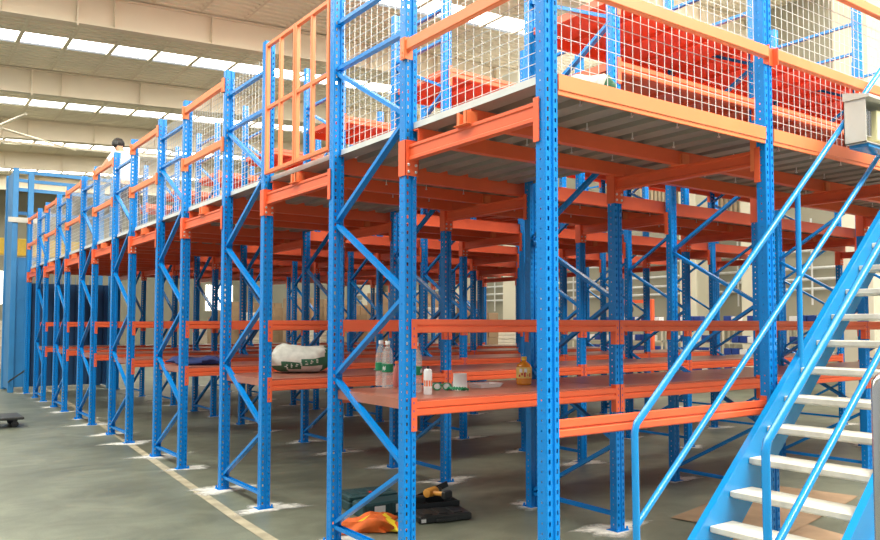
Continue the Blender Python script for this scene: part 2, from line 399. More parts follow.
# beams along x
def beam_profile(H):
    return [(.022, 0), (.022, H), (-.022, H), (-.022, H*.60), (-.014, H*.54), (-.014, H*.46), (-.022, H*.40), (-.022, H*.08), (-.017, 0)]
def beam_mesh(name, L, H, m):
    mb = MB(); mb.prism(beam_profile(H), -L/2, L/2); return mb.mesh(name, m)
def connector_mesh(H, below, above, name='connector'):
    """left-hand end plate: origin at beam end, front of post at y=0 side; x grows towards the beam"""
    mb = MB(); mb.box(-.040, .002, -.0045, -.0005, -below, H+above); mb.box(-.002, .003, -.004, .045, -below, H+above)
    mb.cur = 1; z = -below+.02
    while z < H+above-.02: mb.box(-.026, -.019, -.0050, -.0044, z, z+.014); z += .0508
    return mb.mesh(name, [M['orange'], M['slotdark']])
BL = W-.092
BEAM = beam_mesh('beam', BL, .088, M['orange']); BEAM_E = beam_mesh('beam', BL, .088, M['orange'])
CON_L = connector_mesh(.088, .095, .03)
CON_U = connector_mesh(.088, .10, .0)
def add_beam(j, k, z, label, cat, group, con, bm=BEAM, name='rack_crossbar', cname='connector'):
    s = -1 if k % 2 else 1                       # which face of the post carries it
    t = thing(name, (j*W+W/2, Y(k)+s*.035, z), label, cat, group)
    rot = zr(0) if k % 2 else zr(math.pi)
    put('beam', bm, (0, -s*.0185, 0), zr(0) if k == 0 else rot, t)
    # left end as seen from the post face
    put(cname, con, (-BL/2-.0, 0, 0), zr(0), t, None if s < 0 else None) if s < 0 else put(cname, con, (BL/2, 0, 0), zr(math.pi), t)
    c2 = put(cname, con, (BL/2, 0, 0) if s < 0 else (-BL/2, 0, 0), zr(0) if s < 0 else zr(math.pi), t); c2.scale = (-1, 1, 1)
    return t
for k in range(1, NK-1):
    row = (k+1)//2; side = 'front' if k % 2 else 'back'
    for j in range(NJ-1):
        w_ = '%s of %s rack row, %s bay in' % (side, ORD[row], ORD[j+1])
        add_beam(j, k, 1.012, 'orange shelf beam under the boards, '+w_, 'rack beam', 'shelf beams at table height', CON_L)
        add_beam(j, k, 1.542, 'orange open beam at eye level, '+w_, 'rack beam', 'open beams at eye level', CON_U)
        if j > 0:
            add_beam(j, k, 3.61, 'orange low upstairs beam, '+w_, 'rack beam', 'lower shelf beams above the deck', CON_L)
            add_beam(j, k, 4.165, 'orange high upstairs beam, '+w_, 'rack beam', 'upper shelf beams above the deck', CON_L)
add_beam(0, 0, 1.02, 'orange beam low between corner post and stairs, crossing the open bay', 'rack beam', None, CON_L)

# shelf boards
def board_mesh():
    mb = MB(); a = W/2-.004; b = W/2-.050; d = DEP
    mb.box(-a, a, .038, d-.038, -.014, 0)
    mb.box(-b, b, .006, .038, -.014, 0); mb.box(-b, b, d-.038, d-.006, -.014, 0)
    for sx in (-1, 1): mb.box(min(sx*a, sx*(a-.004)), max(sx*a, sx*(a-.004)), .038, d-.038, -.065, -.014)
    for i in range(1, 4): mb.box(-a+2*a*i/4-.02, -a+2*a*i/4+.02, .03, d-.03, -.05, -.014)   # stiffening ribs below
    return mb
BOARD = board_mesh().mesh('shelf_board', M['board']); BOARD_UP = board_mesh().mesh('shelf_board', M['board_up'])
for row in range(1, 8):
    for j in range(NJ-1):
        w_ = '%s rack row, %s bay in' % (ORD[row], ORD[j+1])
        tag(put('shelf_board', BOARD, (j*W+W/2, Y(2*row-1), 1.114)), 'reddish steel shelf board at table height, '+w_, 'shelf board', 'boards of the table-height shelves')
        if j:
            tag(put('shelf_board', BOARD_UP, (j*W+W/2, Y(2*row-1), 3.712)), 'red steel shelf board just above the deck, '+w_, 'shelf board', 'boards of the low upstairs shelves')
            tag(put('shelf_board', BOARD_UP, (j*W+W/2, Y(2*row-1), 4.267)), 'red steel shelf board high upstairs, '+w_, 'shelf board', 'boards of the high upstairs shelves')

# deck structure: main beams along y between frames
LB = BAY-.035*2-.006
mb = MB(); prof = [(.025, 0), (.025, .1), (-.025, .1), (-.025, .082), (-.018, .076), (-.018, .024), (-.025, .018), (-.025, 0)]
mb.prism(prof, 0, LB, 'y'); MAINB = mb.mesh('beam', M['orange'])
mb = MB(); mb.box(-.052, -.047, -.045, .038, -.10, .13); mb.box(.047, .052, -.045, .038, -.10, .13); mb.box(-.052, .052, -.045, -.040, -.10, .13)
mb.cur = 1
for sx in (-1, 1):
    for z in (-.075, -.03): mb.lathe([(.010, 0), (.010, -.006), (.006, -.010)], 8, (sx*.028, -.045, z), 'y')
BRK = mb.mesh('bracket', [M['orange'], M['bolt']])
mb = MB(); mb.box(-.052, .050, .036, .041, -.12, .11); mb.box(-.055, -.050, .004, .045, -.12, .11); PLT = mb.mesh('end_plate', M['orange'])
for a in range(0, NK, 2):
    for j in range(NJ):
        t = thing('deck_crossbar', (j*W, Y(a)+.044, 2.65), 'orange main deck beam across the %s aisle, %s' % (ORD[a//2+1], where_x(j)), 'deck beam', 'main beams carrying the deck')
        put('beam', MAINB, (0, 0, 0), zr(0), t)
        put('end_plate', PLT, (0, -.044, 0), zr(0), t)
        put('bracket', BRK, (0, BAY-.044, 0), zr(0), t)
# joists along x
JL = W-.004
mb = MB(); mb.prism([(-.028, 0), (.028, 0), (.028, .008), (-.022, .008), (-.022, .087), (.028, .087), (.028, .095), (-.028, .095)], -JL/2, JL/2); JOIST = mb.mesh('joist', M['orange'])
mb = MB(); mb.prism([(-.028, 0), (.028, 0), (.028, .008), (-.022, .008), (-.022, .119), (.028, .119), (.028, .127), (-.028, .127)], -JL/2, JL/2); JOIST_T = mb.mesh('joist', M['orange'])
mb = MB(); mb.box(-.05, .03, -.05, -.044, 0, .075); mb.box(-.05, .03, .044, .05, 0, .075); mb.box(-.06, .03, -.065, .065, -.004, 0); mb.box(.024, .03, -.05, .05, 0, .075)
mb.box(-.05, -.044, -.05, -.02, 0, .075); mb.box(-.05, -.044, .02, .05, 0, .075)
CLIP = mb.mesh('seat_bracket', M['orange_lit'])
for a in range(0, NK, 2):
    for i, dy in enumerate((.10, .67, BAY-.085)):
        if a == 0 and i == 0: continue
        for j in range(NJ-1):
            t = thing('deck_joist', (j*W+W/2, Y(a)+dy, 2.753), 'orange joist under the deck, %s line of %s aisle, %s bay in' % (['near', 'middle', 'far'][i], ORD[a//2+1], ORD[j+1]), 'joist', 'joists under the deck')
            put('joist', JOIST_T if i == 0 else JOIST, parent=t)
            if i == 1: put('seat_bracket', CLIP, (-JL/2, 0, .0), parent=t)
# edge beam along the near face
mb = MB(); mb.prism([(.022, 0), (.022, .095), (-.022, .095), (-.022, .014), (-.016, .008), (-.016, -.012), (.0, -.012), (.0, 0)], -BL/2, BL/2); EB = mb.mesh('beam', M['orange_lit'])
mb = MB(); mb.box(-.04, .0, -.006, 0, -.18, .09); mb.box(-.004, 0, -.006, .04, -.18, .09); ECON = mb.mesh('connector', M['orange_lit'])
for j in range(NJ-1):
    t = thing('deck_edging', (j*W+W/2, -.02, 2.79), 'brightly lit orange beam edging the deck along the near side, %s from the corner' % ORD[j+1], 'deck beam', 'edge beams of the deck')
    put('beam', EB, parent=t)
    put('connector', ECON, (-BL/2, .058, 0), zr(0), t); c = put('connector', ECON, (BL/2, .058, 0), zr(0), t); c.scale = (-1, 1, 1)
# corrugated deck sheets (ribs along y)
def deck_mesh(L, D, rib=.045):
    mb = MB(); top = []; p = L/9
    for i in range(9):
        x = -L/2+i*p
        top += [(x, .0), (x+p*.56, .0), (x+p*.62, rib), (x+p*.94, rib)]
    top.append((L/2, 0))
    bot = [(x, z-.006) for x, z in reversed(top)]
    for i in range(len(top)-1):
        (xa, za), (xb, zb) = top[i], top[i+1]
        mb.add([(xa, 0, za), (xb, 0, zb), (xb, D, zb), (xa, D, za)], [(0, 1, 2, 3)])
        mb.add([(xa, 0, za-.003), (xb, 0, zb-.003), (xb, D, zb-.003), (xa, D, za-.003)], [(3, 2, 1, 0)])
    return mb.mesh('deck_sheet', M['galv'])
DS = deck_mesh(W-.002, BAY-.17, .028); DS0 = deck_mesh(W-.002, BAY-.06); DS2 = deck_mesh(W-.002, DEP+.10)
mb = MB(); mb.lathe([(.004, 0), (.004, -.035), (.009, -.036), (.009, -.044)], 6)
SCREW = mb.mesh('screw', M['bolt'])
for a in range(0, NK, 2):
    for j in range(NJ-1):
        o = put('deck_sheet', DS if a else DS0, (j*W+W/2, Y(a)+(.13 if a else .025), 2.852)); tag(o, 'grey corrugated deck sheet over the %s aisle, %s bay in' % (ORD[a//2+1], ORD[j+1]), 'deck sheet', 'corrugated deck sheets over the aisles')
        if a < 4 and j < 3:
            for dy in (.10, .46, 1.0):
                for i in range(4): put('screw', SCREW, (-.62+i*.42+.05*(dy*3 % 1), dy, 0), parent=o)
for row in range(1, 8):
    o = put('deck_sheet', DS2, (W/2, Y(2*row-1)-.026, 2.855)); tag(o, 'grey corrugated deck sheet inside the %s rack frame at the left facade' % ORD[row], 'deck sheet', 'corrugated deck sheets inside the facade frames')
# pale edge trim along the left facade
for k in range(NK-1):
    L = Y(k+1)-Y(k)-.076; mb = MB(); mb.box(.016, .019, 0, L, -.0, .046); mb.box(.016, .10, 0, L, .046, .049)
    tag(put('edge_trim', mb.mesh('edge_trim', M['white_edge']), (0, Y(k)+.038, 2.852)), 'pale grey folded edge strip of the deck, %s length from the corner' % ORD[k+1], 'edge strip', 'edge strips along the left facade')

# ------------------------------------------------------------------ guard mesh, rails and gate
def wires(L, H, dx, dz, axis, r=.0015):
    mb = MB(); n = int(L/dx)
    for i in range(n+1):
        t = (L-n*dx)/2+i*dx
        if axis == 'y': mb.box(-r, r, t-r, t+r, 0, H)
        else: mb.box(t-r, t+r, -r, r, 0, H)
    m_ = int(H/dz)
    for i in range(m_+1):
        z = i*dz+.01
        if axis == 'y': mb.box(-r*3, -r, 0, L, z-r, z+r)
        else: mb.box(0, L, r, r*3, z-r, z+r)
    return mb.mesh('mesh_panel', M['wire'])
WA = wires(BAY-.12, 1.16, .080, .060, 'y'); WFm = wires(DEP-.09, 1.12, .080, .060, 'y'); WR = wires(W-.11, 1.19, .070, .073, 'x')
for k in range(NK-1):
    if k == 2: continue
    fr = k % 2 == 1
    o = put('mesh_panel', WFm if fr else WA, (.028 if fr else .03, Y(k)+(.045 if fr else .06), 2.905))
    tag(o, 'white wire mesh guard panel %s, %s along the left facade' % ('inside an upright frame' if fr else 'behind orange rails', ORD[k+1]), 'guard mesh', 'wire mesh panels on the left facade')
for j in range(4):
    tag(put('mesh_panel', WR, (j*W+.055, .028, 2.885)), 'white wire mesh guard panel on the near side, %s from the corner' % ORD[j+1], 'guard mesh', 'wire mesh panels on the near side')
def rail_y(k, z, name_, lab):
    L = BAY-.09; t = thing('guard_rail', (-.03, Y(k)+.045, z), lab, 'guard rail', 'orange guard rails on the left facade')
    mb = MB(); mb.bbox(-.022, .022, 0, L, 0, .075, .006); put('rail', mb.mesh('rail', M['orange_lit']), parent=t)
    for y_, s in ((0, 1), (L, -1)):
        mb = MB(); mb.box(-.03, .03, -.002 if s > 0 else -.004, .004 if s > 0 else .002, -.055, .085); mb.box(-.034, -.018, min(0, -s*.05), max(0, -s*.05), -.055, .085)
        for q in (-.04, -.012): mb.lathe([(.006, 0), (.006, -.004)], 6, (-.034, -s*.022, q), 'x')
        put('rail_bracket', mb.mesh('rail_bracket', M['orange_lit']), (0, y_, 0), parent=t)
for k in range(0, NK, 2):
    if k == 2 or k+1 >= NK: continue
    for z, nm in ((3.36, 'middle'), (3.95, 'top')):
        rail_y(k, z, nm, 'orange %s guard rail, %s railed bay along the left facade' % (nm, ORD[k//2+1]))
def rail_x(j, z, nm):
    L = W-.10; t = thing('guard_rail', (j*W+.05, -.055, z), 'brightly lit orange %s guard rail on the near side, %s bay from the corner' % (nm, ORD[j+1]), 'guard rail', 'orange guard rails on the near side')
    mb = MB(); mb.bbox(0, L, -.022, .022, 0, .075, .006); put('rail', mb.mesh('rail', M['orange_lit']), parent=t)
    for x_, s in ((0, 1), (L, -1)):
        mb = MB(); mb.box(-.002 if s > 0 else -.004, .004 if s > 0 else .002, -.022, .02, -.03, .085); mb.box(min(0, -s*.045), max(0, -s*.045), .0145, .0185, -.03, .085)
        put('rail_bracket', mb.mesh('rail_bracket', M['orange']), (x_, 0, 0), parent=t)
for j in range(4):
    for z, nm in ((3.335, 'middle'), (3.955, 'top')): rail_x(j, z, nm)
# loading gate of orange square tube between second and third posts (two leaves)
GA, GB = Y(2)+.05, Y(3)-.05; GM = (GA+GB)/2
for i, (a, b, lb) in enumerate([(GA, GM-.004, 'near'), (GM+.004, GB, 'far')]):
    t = thing('gate_leaf', (-.035, a, 2.905), 'orange square-tube gate leaf on the left facade, %s half of the pair' % lb, 'gate', 'leaves of the orange deck gate')
    L = b-a; H = 1.165; s = .017
    mb = MB()
    for y_ in (s, L-s): mb.bbox(-s, s, y_-s, y_+s, 0, H, .003)
    for z_ in (s, H-s): mb.bbox(-s, s, 2*s, L-2*s, z_-s, z_+s, .003)
    put('gate_frame', mb.mesh('gate_frame', M['orange_lit']), parent=t)
    mb = MB(); mb.bbox(-s*.9, s*.9, L*.5-s, L*.5+s, 2*s, H-2*s, .003); put('upright_bar', mb.mesh('upright_bar', M['orange_lit']), parent=t)
    mb = MB(); mb.bbox(-s*.8, s*.8, 2*s, L-2*s, H*.505-s, H*.505+s, .003); put('cross_bar', mb.mesh('cross_bar', M['orange_lit']), parent=t)

# ------------------------------------------------------------------ stairs
YF, YN = -.15, -.90
SX0, SZ0, DX, DZ = 1.085, .462, .1934, .1722
mr = M['blue_rail']
def stringer(y, s, lab):
    n0 = -2.7; n1 = 14.3
    xa, za = SX0+n0*DX, SZ0+n0*DZ; xb, zb = SX0+n1*DX, SZ0+n1*DZ
    t = [(xa, za+.06), (xb, zb+.06), (xb, zb-.235), (xa+.36, 0.0), (xa, 0.0)]
    mb = MB(); mb.prism(t, y-.004, y+.004, 'y')
    d = Vector((DX, 0, DZ)).normalized(); 
    mb.bar((xa, y+s*.018, za+.06), (xb, y+s*.018, zb+.06), .008, .04)
    mb.bar((xa+.36, y+s*.022, 0.004), (xb, y+s*.022, zb-.235), .008, .05)
    return mb.mesh('stringer', mr)
st = thing('staircase', (SX0-.4, -.5, 0), 'steep blue steel staircase with worn pale treads climbing right to the deck', 'staircase')
def stp(name, me): o = put(name, me, parent=st); o.location = -st.location; return o
stp('stringer', stringer(YF, 1, '')); stp('stringer', stringer(YN, -1, ''))
for n_ in range(-2, 15):
    x, z = SX0+n_*DX, SZ0+n_*DZ
    mb = MB(); mb.bbox(x, x+.215, YN+.006, YF-.006, z-.034, z, .004); mb.box(x+.03, x+.2, YN+.006, YF-.006, z-.044, z-.034)
    stp('tread', mb.mesh('tread', M['tread']))
def handrail(y, nm):
    R = .0195
    a = (.469, y, 1.062); k = .877
    top = (4.5, y, 1.062+k*(4.5-.469))
    mb = MB(); mb.tube([(.484, y, 0), (.471, y, 1.032), (.487, y, 1.080), top], R, 14); stp('handrail', mb.mesh('handrail', mr, True))
    mb = MB(); mb.tube([(.468, y, .545), (4.5, y, .545+.848*(4.5-.468))], R*.92, 14); stp('middle_rail', mb.mesh('middle_rail', mr, True))
    for xp in (2.07, 3.6):
        zl = SZ0+.06+DZ/DX*(xp-SX0)-.1; zt = 1.062+k*(xp-.469)
        mb = MB(); mb.tube([(xp, y, zl-.05), (xp, y, zt)], R*.9, 14); stp('rail_post', mb.mesh('rail_post', mr, True))
handrail(YF, ''); handrail(YN, '')
# stainless barrier hoop at the right edge of the photo
mb = MB(); X, Yh, H = .445, -1.4, 1.40
pts = [(X, Yh, 0), (X, Yh, H-.05)]+[(X+.05*(1-math.cos(a)), Yh-.02*(1-math.cos(a)), H-.05+.05*math.sin(a)) for a in (.4, .8, 1.2, 1.57)]+[(X+.5, Yh-.2, H)]
pts += [(X+.5+.05*math.sin(a), Yh-.2-.02*math.sin(a), H-.05+.05*math.cos(a)) for a in (.4, .8, 1.2, 1.57)]+[(X+.55, Yh-.22, 0)]
mb.tube(pts, .019, 14); tag(put('barrier_hoop', mb.mesh('barrier_hoop', M['steel'], True)), 'stainless steel tube hoop standing in front of the stairs at the right', 'barrier')
# control box on the rail
t = thing('control_box', (2.60, -.34, 2.83), 'open grey electrical control box fixed on the upper stair rail', 'control box')
mb = MB(); a, h, d = .62, .30, .15
mb.box(0, a, d-.006, d, 0, h); mb.box(0, .006, 0, d, 0, h); mb.box(a-.006, a, 0, d, 0, h); mb.box(0, a, 0, d, 0, .006)
mb.add([(-.01, -.03, h+.02), (a, -.03, h+.02), (a, d, h+.06), (-.01, d, h+.06), (-.01, -.03, h), (a, -.03, h), (a, d, h), (-.01, d, h)], [(0, 1, 2, 3), (7, 6, 5, 4), (0, 4, 5, 1), (1, 5, 6, 2), (2, 6, 7, 3), (3, 7, 4, 0)])
put('enclosure', mb.mesh('enclosure', M['box_grey']), parent=t)
mb = MB(); mb.bbox(.20, .42, .02, .10, .04, .25, .005); mb.box(.20, .42, .10, d-.006, .10, .14); put('relay', mb.mesh('relay', M['pcb']), parent=t)
mb = MB()
for i in range(3): mb.bbox(.04+i*.045, .075+i*.045, .04, .10, .06, .24, .004)
mb.box(.02, .18, .10, d-.006, .05, .25); put('terminal_block', mb.mesh('terminal_block', M['steel']), parent=t)
mb = MB(); mb.box(.05, .40, .01, .14, -.022, 0); put('mounting_bracket', mb.mesh('mounting_bracket', M['blue_rail']), parent=t)
mb = MB(); mb.box(.15, .2, d, d+.035, .05, .25); put('clamp', mb.mesh('clamp', M['steel']), parent=t)

# ------------------------------------------------------------------ things on the shelves
ZS = 1.1145
def water_bottle(x, y, lab):
    t = thing('water_bottle', (x, y, ZS), lab, 'bottle', 'clear water bottles on the nearest shelf', rot=zr(random.random()*6)); t.scale = (1.14, 1.14, 1.10)
    prof = [(.030, 0), (.038, .006), (.038, .018)]
    z = .025
    while z < .115: prof += [(.0385, z), (.0355, z+.008)]; z += .018
    prof += [(.038, .12), (.038, .178), (.0385, .185), (.0365, .195), (.038, .205), (.035, .235), (.028, .262), (.016, .287), (.014, .292), (.014, .305)]
    mb = MB(); mb.lathe(prof, 22); put('bottle_body', mb.mesh('bottle_body', M['clear'], True), parent=t)
    mb = MB(); mb.lathe([(.0385, .112), (.0392, .113), (.0392, .167), (.0385, .168)], 22); mb.cur = 1
    for a in (.3, 2.4, 4.5):                      # pale printed strokes on the label
        for i in range(4):
            b_ = a+i*.16; ca, sa = math.cos(b_), math.sin(b_)
            mb.bar((.0398*ca, .0398*sa, .124+.006*(i % 2)), (.0398*ca, .0398*sa, .155-.007*((i+1) % 2)), .004, .0008, side=(-sa, ca, 0))
    put('label_wrap', mb.mesh('label_wrap', [M['green'], M['white']], False), parent=t)
    mb = MB(); mb.lathe([(.0165, .300), (.0165, .322), (.015, .324)], 16); put('cap', mb.mesh('cap', M['white'], True), parent=t)
water_bottle(0.445, 2.380, 'clear green-labelled water bottle at the back left of the left pair')
water_bottle(0.365, 2.150, 'clear green-labelled water bottle at the front of the left pair')
water_bottle(0.415, 1.980, 'clear water bottle just left of the post, mostly hidden')
water_bottle(0.350, 1.740, 'clear green-labelled water bottle right of the post beside the spray can')
t = thing('drink_bottle', (0.485, 2.210, ZS), 'small pink drink bottle between the water bottles', 'bottle')
mb = MB(); mb.lathe([(.026, 0), (.030, .01), (.030, .11), (.022, .15), (.012, .17), (.012, .18)], 18); put('bottle_body', mb.mesh('bottle_body', M['pink'], True), parent=t)
mb = MB(); mb.lathe([(.014, .18), (.014, .2)], 14); put('cap', mb.mesh('cap', M['orange_lit'], True), parent=t)
t = thing('spray_can', (0.330, 1.560, ZS), 'white aerosol spray can with a dark nozzle near the shelf front', 'spray can'); t.scale = (.95, .95, 1.15)
mb = MB(); mb.lathe([(.029, 0), (.031, .004), (.031, .135), (.027, .148), (.018, .153)], 22); mb.cur = 1; mb.lathe([(.0313, .04), (.0313, .075)], 22)
put('can_body', mb.mesh('can_body', [M['white'], M['paper']], True), parent=t)
mb = MB()
for a in (3.3, 3.9, 4.5, 5.1): ca, sa = math.cos(a), math.sin(a); mb.bar((.0322*ca, .0322*sa, .05), (.0322*ca, .0322*sa, .085), .012, .001, side=(-sa, ca, 0))
put('print', mb.mesh('print', M['orange_lit']), parent=t)
mb = MB(); mb.lathe([(.010, .153), (.010, .168), (.007, .170)], 12); put('nozzle', mb.mesh('nozzle', M['black'], True), parent=t)
# green safety glasses
t = thing('safety_glasses', (0.605, 1.780, ZS), 'green-framed safety glasses lying between spray can and paper cup', 'glasses', rot=zr(-.5))
mb = MB()
for sx in (-1, 1): mb.tube([(sx*.035+.03*math.cos(a), .026*math.sin(a)*.5, .028+.024*math.sin(a)) for a in [i*2*math.pi/14 for i in range(15)]], .005, 6)
mb.tube([(-.012, 0, .04), (.012, 0, .04)], .005, 6); put('frame', mb.mesh('frame', M['green'], True), parent=t)
for sx in (-1, 1):
    mb = MB(); mb.tube([(sx*.066, 0, .035), (sx*.072, .06, .02), (sx*.05, .13, .006)], .004, 6); put('temple', mb.mesh('temple', M['green'], True), parent=t)
    mb = MB(); mb.lathe([(.022, -.001), (.022, .001)], 14, (sx*.035, 0, .028), 'y'); put('lens', mb.mesh('lens', M['pane_clear'], True), parent=t)
mb = MB()
for i in range(7): a = i*.5; mb.tube([(.02*i-.06, .02*math.sin(a*2), .008), (.02*i-.05, .03*math.cos(a), .022), (.02*i-.03, .01, .008)], .009, 6)
tag(put('glove', mb.mesh('glove', M['green'], True), (0.655, 1.680, ZS+.001), zr(-.7)), 'crumpled green work glove in front of the paper cup', 'glove')
mb = MB(); mb.lathe([(.040, 0), (.036, .001), (.032, .085), (.0335, .087), (.030, .087), (.034, .004)], 24)
tag(put('paper_cup', mb.mesh('paper_cup', M['paper'], True), (0.755, 1.760, ZS), scale=(1.55, 1.55, 1.35)), 'upturned white paper cup on the nearest shelf', 'cup')
t = thing('takeaway_tray', (1.025, 1.800, ZS), 'shallow clear-white plastic tray beside the paper cup', 'tray', rot=zr(.12))
mb = MB(); mb.add([(-.1, -.06, .002), (.1, -.06, .002), (.1, .06, .002), (-.1, .06, .002), (-.125, -.075, .032), (.125, -.075, .032), (.125, .075, .032), (-.125, .075, .032),
                   (-.135, -.085, .032), (.135, -.085, .032), (.135, .085, .032), (-.135, .085, .032)], [(0, 1, 2, 3), (0, 4, 5, 1), (1, 5, 6, 2), (2, 6, 7, 3), (3, 7, 4, 0), (4, 8, 9, 5), (5, 9, 10, 6), (6, 10, 11, 7), (7, 11, 8, 4)])
put('tray_body', mb.mesh('tray_body', M['pane_clear']), parent=t)
t = thing('juice_bottle', (1.455, 1.840, ZS), 'squat yellow-labelled bottle of amber drink with a yellow cap', 'bottle'); t.scale = (1.12, 1.12, 1.18)
mb = MB()
mb.lathe([(.048, 0), (.055, .008), (.055, .05), (.050, .055), (.055, .06), (.055, .115), (.048, .135), (.022, .155), (.016, .160), (.016, .170)], 20); put('bottle_body', mb.mesh('bottle_body', M['juice'], True), parent=t)
mb = MB(); mb.lathe([(.0555, .045), (.0562, .046), (.0562, .118), (.0555, .119)], 20); mb.cur = 1
for i in range(5): a = 3.4+i*.35; ca, sa = math.cos(a), math.sin(a); mb.bar((.0570*ca, .0570*sa, .055+.01*(i % 2)), (.0570*ca, .0570*sa, .07+.01*(i % 3)), .012, .001, side=(-sa, ca, 0))
mb.cur = 2
for i in range(2): a = 3.6+i*.6; ca, sa = math.cos(a), math.sin(a); mb.bar((.0570*ca, .0570*sa, .085), (.0570*ca, .0570*sa, .110), .020, .001, side=(-sa, ca, 0))
put('label_wrap', mb.mesh('label_wrap', [M['juice_label'], M['red'], M['white']]), parent=t)
mb = MB(); mb.lathe([(.019, .166), (.019, .188), (.017, .190)], 16); put('cap', mb.mesh('cap', M['yellow'], True), parent=t)
def can(x, y, z, lab):
    t = thing('drink_can', (x, y, z), lab, 'can')
    mb = MB(); mb.lathe([(.026, 0), (.033, .008), (.033, .112), (.027, .12), (.025, .118)], 20); put('can_body', mb.mesh('can_body', M['binblue'], True), parent=t)
    mb = MB(); mb.lathe([(.0333, .05), (.0337, .051), (.0337, .088), (.0333, .089)], 20); put('band', mb.mesh('band', M['juice_label']), parent=t)
can(2.415, 1.720, ZS, 'blue drink can with a yellow band right of the second post on the shelf')
can(0.355, 4.500, ZS, 'blue drink can with a yellow band beside the white and green sack')

def soft_blob(name, sx, sy, sz, mats, fn=None, seed=0, nseg=22, lump=.12):
    rnd = random.Random(seed); ph = [rnd.random()*6 for _ in range(8)]
    mb = MB(); NU, NV = nseg, 11; vs = []; fs = []
    for i in range(NV+1):
        v = -math.pi/2+math.pi*i/NV
        for j in range(NU):
            u = 2*math.pi*j/NU; e = .45
            def sp(c): return math.copysign(abs(c)**e, c)
            cx, cy, cz = sp(math.cos(u))*math.cos(v)**.5 if abs(math.cos(v)) > 1e-6 else 0, sp(math.sin(u))*math.cos(v)**.5 if abs(math.cos(v)) > 1e-6 else 0, math.sin(v)
            l = 1+lump*(math.sin(3*u+ph[0]+2*v)+math.sin(5*u+ph[1]-3*v)*.6+math.sin(9*u+4*v+ph[2])*.3)
            z = cz*.5+.5; z = max(z, .0)
            x, y = cx*l, cy*l
            z *= 1+lump*1.3*(math.sin(4*x+ph[3])+math.sin(5*y+3*x+ph[4])*.7)
            vs.append((x*sx/2, y*sy/2, max(0, z)*sz))
    for i in range(NV):
        for j in range(NU): fs.append((i*NU+j, i*NU+(j+1) % NU, (i+1)*NU+(j+1) % NU, (i+1)*NU+j))
    mb.add(vs, fs)
    if fn: mb.mi = [fn(sum(vs[i][0] for i in f)/4/sx, sum(vs[i][1] for i in f)/4/sy, sum(vs[i][2] for i in f)/4/sz) for f in fs]
    return mb.mesh(name, mats, True)
me = soft_blob('sack', .62, .50, .27, [M['sack'], M['greenbag']], lambda x, y, z: 1 if (x > .30+.1*z or (abs(z-.24-.42*(x+.3)) < .15 and y < .1 and x > -.46)) else 0, 3, 60, .05)
sk = put('woven_sack', me, (.68, 4.33, ZS), zr(-.42)); tag(sk, 'folded white woven sack with green print lying on the second shelf row', 'sack')
mb = MB()
rl = random.Random(2)
for i in range(7):
    x = -.16+i*.048
    for q in range(3): mb.box(x+rl.uniform(0, .02), x+rl.uniform(.022, .036), -.258, -.240, .055+q*.014+.18*(x+.16), .062+q*.014+.18*(x+.16))
put('print', mb.mesh('print', M['sack']), parent=sk)
me = soft_blob('cloth', .55, .34, .09, [M['navy']], None, 9, 26, .16)
tag(put('cloth', me, (0.305, 6.360, ZS), zr(-.6)), 'crumpled navy cloth on the third shelf row', 'cloth')
me = soft_blob('paper', .16, .10, .02, [M['paper']], None, 4, 14, .1)
tag(put('crumpled_paper', me, (1.495, 4.130, ZS), zr(.3)), 'small scrap of white paper on the second shelf row', 'paper')
# upstairs bits
me = soft_blob('bag', .26, .15, .10, [M['sack'], M['greenbag']], lambda x, y, z: 1 if x > .22 else 0, 5, 22, .10)
tag(put('plastic_bag', me, (.50, .17, 2.905), zr(-.2)), 'small white and green bag on the deck behind the near mesh', 'bag')
me = soft_blob('bag', .34, .26, .14, [M['greybag']], None, 6, 22, .10)
tag(put('cloth_bag', me, (.40, 2.86, 2.905), zr(.5)), 'grey checked bag on the deck behind the left facade mesh', 'bag')
me = soft_blob('glove', .20, .10, .05, [M['black'], M['paper']], lambda x, y, z: 1 if x < -.1 and z > .4 else 0, 8, 18, .1)
tag(put('work_glove', me, (2.62, 1.48, 3.7125), zr(.2)), 'black and white glove on the low upstairs shelf', 'glove')

# ------------------------------------------------------------------ things on the floor
def case_shell(L, D, H, m, name):
    mb = MB(); mb.bbox(0, L, 0, D, 0, H, .012)
    for i in range(5): mb.bbox(L*(.08+i*.18), L*(.20+i*.18), -.006, D+.004, H*.1, H*.9, .005)
    return mb.mesh(name, m)
def tool_case(loc, rz_, lab, mt, lid_angle):
    t = thing('tool_case', loc, lab, 'tool case', rot=zr(rz_))
    put('case_body', case_shell(.46, .30, .085, mt, 'case_body'), parent=t)
    mb = MB(); mb.bbox(0, .46, -.30, 0, 0, .05, .012)
    for i in range(4): mb.bbox(.04+i*.1, .11+i*.1, -.26, -.05, .048, .056, .004)
    o = put('lid', mb.mesh('lid', mt), (0, .30, .085), (lid_angle, 0, 0), t)
    return t
t = tool_case((.52, 3.02, 0), -.12, 'dark green closed tool case behind the orange vest', M['case_green'], 0.0)
mb = MB(); mb.box(.06, .2, -.0075, -.006, .03, .065); put('sticker', mb.mesh('sticker', M['white']), (.1, 0, 0), parent=t)
mb = MB(); mb.box(.17, .29, .05, .10, .1375, .139); put('maker_plate', mb.mesh('maker_plate', M['red']), parent=t)
t = thing('tool_case', (.50, 2.74, 0), 'low dark green tool case with a white label lying beside the vest', 'tool case', rot=zr(-.06))
put('case_body', case_shell(.44, .22, .12, M['case_green'], 'case_body'), parent=t)
for xa, xb in ((.10, .20), (.30, .36)): mb = MB(); mb.box(xa, xb, -.0085, -.006, .025, .095); put('sticker', mb.mesh('sticker', M['white']), parent=t)
